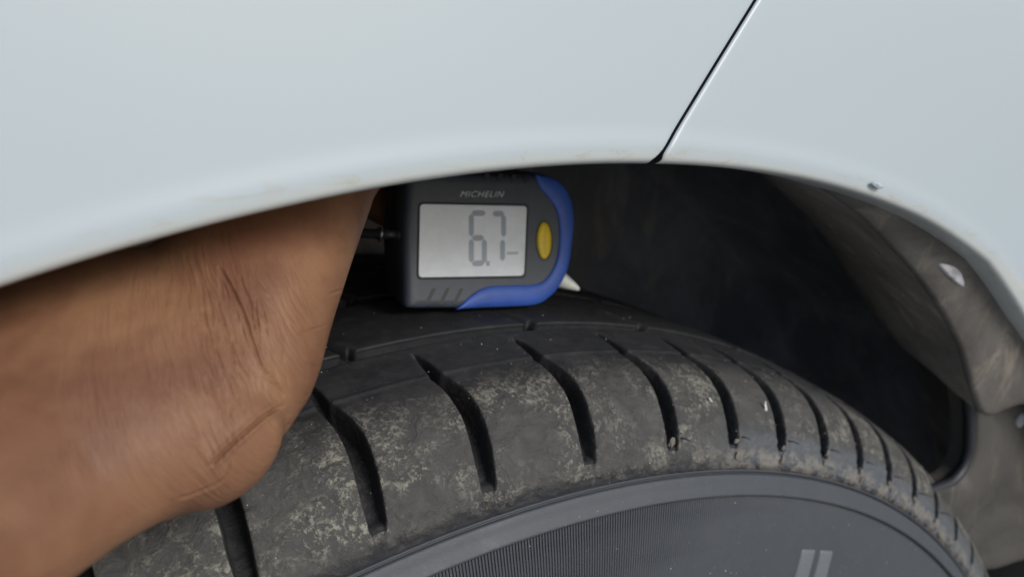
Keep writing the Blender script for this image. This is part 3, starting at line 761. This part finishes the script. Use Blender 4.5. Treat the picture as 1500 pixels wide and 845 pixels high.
# ------------------------------------------------------------------ forearm, wrist and hand
#ARM sections: centre (mm), half width across, half depth
ARM = [((-430, -330, 265), 43, 40), ((-330, -262, 278), 40, 37), ((-235, -195, 293), 34, 30), ((-180, -157, 313), 30, 22), ((-140, -132, 328), 30, 18.5)]
ARM = [(np.array(c, float), a, b) for c, a, b in ARM]
ARM += [(at(0, 630, 128), 29.5, 17.0), (at(120, 572, 135), 29.0, 16.5), (at(225, 532, 142), 28.2, 16.5), (at(298, 505, 149), 24.0, 17), (at(352, 440, 156), 19.0, 18.5), (at(410, 362, 169), 15.6, 19), (at(460, 285, 185), 13.4, 19), (at(494, 230, 204), 12.4, 19), (at(520, 185, 226), 16, 14), (at(535, 165, 242), 16, 10)]
def build_person():
    P = np.array([c for c, a, b in ARM]); ab = np.array([(a, b) for c, a, b in ARM])
    Q, s = resample(np.hstack([P, ab]), 4.0)
    V = []; n = 40
    for i in range(len(Q)):
        d = Q[min(i+1, len(Q)-1), :3]-Q[max(i-1, 0), :3]; d /= np.linalg.norm(d)
        view = Q[i, :3]-CAM; view /= np.linalg.norm(view)
        if i < 40: pass
        vw = FW*0.6+view*0.4
        a = np.cross(d, vw); a /= np.linalg.norm(a); b = np.cross(a, d)
        tw = math.radians(38)*float(1-sm(Q[i, 0], -75, -45)); sg = 1 if b@FW > 0 else -1
        a, b = a*math.cos(tw)+b*sg*math.sin(tw), b*math.cos(tw)-a*sg*math.sin(tw)
        for k in range(n):
            t_ = 2*math.pi*k/n; ca, sa = math.cos(t_), math.sin(t_)
            e = 0.96
            V.append(Q[i, :3]+a*Q[i, 3]*math.copysign(abs(ca)**e, ca)+b*Q[i, 4]*math.copysign(abs(sa)**e, sa))
    F = gridfaces(len(Q), n, wrap=True)+[tuple(range(n)), tuple(reversed(range((len(Q)-1)*n, len(Q)*n)))]
    bm = bmesh.new()
    vs = [bm.verts.new(v) for v in V]
    for f in F: bm.faces.new([vs[i] for i in f])
    def ell(c, rad, axes=None):
        R_ = Matrix.Identity(4)
        if axes is not None:
            R_ = Matrix([list(x)+[0] for x in np.array(axes).T]+[[0, 0, 0, 1]])
        bmesh.ops.create_icosphere(bm, subdivisions=4, radius=1, matrix=Matrix.Translation(Vector(c)) @ R_ @ Matrix.Diagonal((rad[0], rad[1], rad[2], 1)))
    def ax(ang):   # in the picture plane: long axis at this angle (deg, up from right)
        a = math.radians(ang); e1 = RI*math.cos(a)+UP*math.sin(a); e2 = -RI*math.sin(a)+UP*math.cos(a); return [e1, e2, FW]
    # heel of the hand: the rounded pad below the crease
    ell(at(318, 655, 134), (12.4, 9.2, 10.5), ax(42))
    ell(at(262, 700, 134), (12.0, 6.0, 9.0), ax(28))
    # pad beside the thumb root
    ell(at(418, 462, 162), (14, 8.5, 12), ax(58))
    def chain(pts, rad):
        L, _ = resample([tuple(p)+(r,) for p, r in zip(pts, rad)], 1.6)
        for q in L: bmesh.ops.create_icosphere(bm, subdivisions=2, radius=q[3], matrix=Matrix.Translation(Vector(q[:3])))
    # four fingers bent over and behind the gauge, the thumb on its upper corner
    kn = [np.array([-8, -44, 381.]), np.array([-14, -32, 377.]), np.array([-19, -20, 371.]), np.array([-22, -10, 364.])]
    tips = [[(14, -26, 381), (36, -12, 373), (48, -6, 360)], [(6, -16, 375), (28, -4, 366), (41, -3, 355)], [(0, -8, 367), (20, 2, 357), (32, 1, 347)], [(-6, -2, 358), (9, 3, 349), (18, 2, 342)]]
    rads = [8.6, 8.8, 8.2, 7.2]
    for i in range(4):
        chain([kn[i]-np.array([22, 6, 6]), kn[i]]+[np.array(p, float) for p in tips[i]], [rads[i]+1.5, rads[i]+0.8, rads[i], rads[i]-0.8, rads[i]-1.8])
    chain([at(440, 250, 195), at(520, 205, 206), at(580, 185, 222), at(630, 190, 236)], [11, 9.5, 8.6, 7.2])
    bm.normal_update()
    me = bpy.data.meshes.new('person'); bm.to_mesh(me); bm.free()
    # object frame at the wrist, its X and Y lying in the plane seen, so grain runs across the wrist
    O = at(380, 530, 130)
    Mx = Matrix(((RI[0], UP[0], -FW[0], O[0]), (RI[1], UP[1], -FW[1], O[1]), (RI[2], UP[2], -FW[2], O[2]), (0, 0, 0, 1)))
    me.transform(Mx.inverted())
    o = bpy.data.objects.new('person', me); COL.objects.link(o)
    md = o.modifiers.new('r', 'REMESH'); md.mode = 'VOXEL'; md.voxel_size = 0.75; md.use_smooth_shade = True
    s1 = o.modifiers.new('s', 'SMOOTH'); s1.iterations = 26; s1.factor = 0.5
    dg = bpy.context.evaluated_depsgraph_get(); dg.update()
    me2 = bpy.data.meshes.new_from_object(o.evaluated_get(dg)); o.modifiers.clear(); o.data = me2
    # finer mesh over the wrist, where the folds are
    bm = bmesh.new(); bm.from_mesh(me2)
    def infocus(v):
        z = 130-v.co.z; px = 750+(v.co.x+(380-750)/1150*130)/z*1150; py = 422.5-(v.co.y-(530-422.5)/1150*130)/z*1150
        return 190 < px < 560 and 360 < py < 780 and v.normal.z > -0.1
    bm.normal_update(); sel = {v for v in bm.verts if infocus(v)}
    bmesh.ops.subdivide_edges(bm, edges=[e for e in bm.edges if e.verts[0] in sel and e.verts[1] in sel], cuts=2, use_grid_fill=True)
    bm.to_mesh(me2); bm.free(); me2.update()
    nv = len(me2.vertices); co_ = np.zeros(nv*3); me2.vertices.foreach_get('co', co_); co_ = co_.reshape(-1, 3)
    no = np.zeros(nv*3); me2.vertices.foreach_get('normal', no); no = no.reshape(-1, 3)
    # skin folds: polylines in the wrist's own plane (mm), pressed into the surface that faces out
    def loc(px, py): 
        d = 145.0; return np.array([(px-750)/1150*d, -(py-422.5)/1150*d])
    mo = np.array([(380-750)/1150*130, -(530-422.5)/1150*130])
    # perspective-correct (px, py) of every vertex as seen from in front of the wrist
    z = 130-co_[:, 2]; px = 750+(co_[:, 0]+mo[0])/z*1150; py = 422.5-(co_[:, 1]+mo[1])/z*1150
    folds = [([(318, 392), (330, 408), (350, 444), (367, 491), (382, 527), (391, 545), (414, 580)], 0.75, 1.0),
             ([(372, 440), (377, 474), (383, 507), (396, 545), (411, 570)], 0.6, 0.8),
             ([(318, 440), (325, 462), (338, 500), (355, 535), (369, 560)], 0.55, 0.8),
             ([(297, 452), (309, 492), (327, 533), (346, 583)], 0.5, 0.8),
             ([(352, 405), (366, 445), (371, 480), (391, 540)], 0.5, 0.7),
             ([(283, 465), (300, 520), (309, 560), (330, 610)], 0.35, 0.7),
             ([(377, 430), (390, 470), (392, 500)], 0.35, 0.7),
             ([(414, 594), (392, 606), (368, 624), (340, 650), (308, 682)], 0.9, 1.3),
             ([(336, 672), (334, 690), (322, 706), (288, 722), (262, 730)], 0.3, 1.0),
             ([(438, 487), (455, 483), (476, 476)], 0.35, 0.8), ([(478, 432), (490, 428), (502, 424)], 0.4, 0.8), ([(490, 372), (505, 366), (524, 362)], 0.3, 0.8)]
    front = (z < 400) & (no[:, 2] > -0.2)
    disp = np.zeros(nv)
    pp = np.stack([px, py], 1)
    wob = np.array([noise.noise(Vector((a*0.02, b*0.02, 1))) for a, b in pp])*3.0
    for pl, dep, wd in folds:
        Lr, _ = resample(pl, 3.0); dmin = np.full(nv, 1e9); par = np.zeros(nv)
        bb = (px > Lr[:, 0].min()-25) & (px < Lr[:, 0].max()+25) & (py > Lr[:, 1].min()-25) & (py < Lr[:, 1].max()+25) & front
        idx = np.where(bb)[0]
        if len(idx) == 0: continue
        D = np.sqrt(((pp[idx, None, :]+np.stack([wob[idx], 0*idx], 1)[:, None, :]-Lr[None])**2).sum(2)); j = D.argmin(1); dm = D.min(1)
        fade = np.minimum(1, np.minimum(j+0.6, len(Lr)-j-0.4)/4)
        wpx = wd*4.2
        disp[idx] += fade*dep*1.0*(-np.exp(-(dm/(wpx*0.55))**2)+0.35*np.exp(-((dm-wpx)/(wpx*0.7))**2))
    # many fine parallel folds between the long ones
    near = np.exp(-(((px-335)/95)**2+((py-515)/115)**2)); idx = np.where(front & (near > 0.03))[0]
    ca, sa = math.cos(math.radians(-66)), math.sin(math.radians(-66))
    for i in idx:
        x, y = co_[i, 0], co_[i, 1]; al = x*ca+y*sa; ac = -x*sa+y*ca
        f = 1-abs(noise.noise(Vector((ac*0.75+0.45*noise.noise(Vector((al*.25, ac*.25, 4))), al*0.06, 2))))*2.2
        f2 = 1-abs(noise.noise(Vector((ac*1.6, al*0.2, 9))))*2.2
        disp[i] -= near[i]*(0.42*max(0, f)**3+0.22*max(0, f2)**3)
    co_ += no*disp[:, None]
    me2.vertices.foreach_set('co', co_.ravel()); me2.update()
    me2.polygons.foreach_set('use_smooth', [True]*len(me2.polygons))
    Mw = Mx.copy()
    for r_ in range(3): Mw[r_][3] *= MM
    me2.transform(Matrix.Scale(MM, 4)); o.matrix_world = Mw
    me2.materials.clear(); me2.materials.append(skin_material())
    o['label'] = 'bare brown forearm and wrist reaching in under the fender to hold the gauge'; o['category'] = 'person'
    return o
def skin_material():
    m, t, p = mat('brown_skin'); co_ = objco(t)
    n1 = noise_(t, co_, 35, 4, 0.6, 0.3); n2 = noise_(t, co_, 160, 5, 0.65); n3 = noise_(t, co_, 1100, 3, 0.6)
    c = mix(t, ramp(t, n1, 0.3, 0.7), C4(0.145, 0.062, 0.034), C4(0.26, 0.135, 0.072))
    c = mix(t, math_(t, 'MULTIPLY', ramp(t, n2, 0.45, 0.75), 0.35), c, C4(0.175, 0.068, 0.042))
    t.links.new(c, p.inputs['Base Color'])
    p.inputs['Roughness'].default_value = 0.5; p.inputs['Specular IOR Level'].default_value = 0.25
    p.inputs['Subsurface Weight'].default_value = 0.12; p.inputs['Subsurface Radius'].default_value = (1.0, 0.4, 0.2); p.inputs['Subsurface Scale'].default_value = 0.0015
    # fine folds running across the wrist, strongest near it
    ln = N(t, 'ShaderNodeVectorMath', operation='LENGTH'); 
    mp = N(t, 'ShaderNodeMapping'); t.links.new(co_, mp.inputs[0]); mp.inputs[3].default_value = (1.0, 0.75, 0.4); mp.inputs[1].default_value = (0.008, -0.001, 0)
    t.links.new(mp.outputs[0], ln.inputs[0])
    near = math_(t, 'SUBTRACT', 1.0, ramp(t, ln.outputs['Value'], 0.008, 0.027))
    wv = noise_(t, turned(t, co_, math.radians(-22), (800, 90, 25)), 1.0, 3, 0.55, 0.8)
    wv2 = noise_(t, turned(t, co_, math.radians(-27), (1500, 220, 25)), 1.0, 3, 0.6, 0.6)
    h = math_(t, 'ADD', math_(t, 'MULTIPLY', wv, near), math_(t, 'MULTIPLY', wv2, math_(t, 'ADD', 0.05, math_(t, 'MULTIPLY', near, 0.6))))
    b1 = bump(t, h, 0.8, 0.5)
    cross = noise_(t, co_, 1.0, 3, 0.6, 0.5, rot=(0, 0, math.radians(10)), sc_=(250, 1000, 300))
    b2 = bump(t, cross, 0.3, 0.2, b1)
    vor = N(t, 'ShaderNodeTexVoronoi'); t.links.new(co_, vor.inputs['Vector']); vor.inputs['Scale'].default_value = 1400
    b3 = bump(t, vor.outputs['Distance'], 0.25, 0.08, b2)
    b4 = bump(t, n3, 0.25, 0.06, b3)
    t.links.new(b4, p.inputs['Normal'])
    return m
build_person()
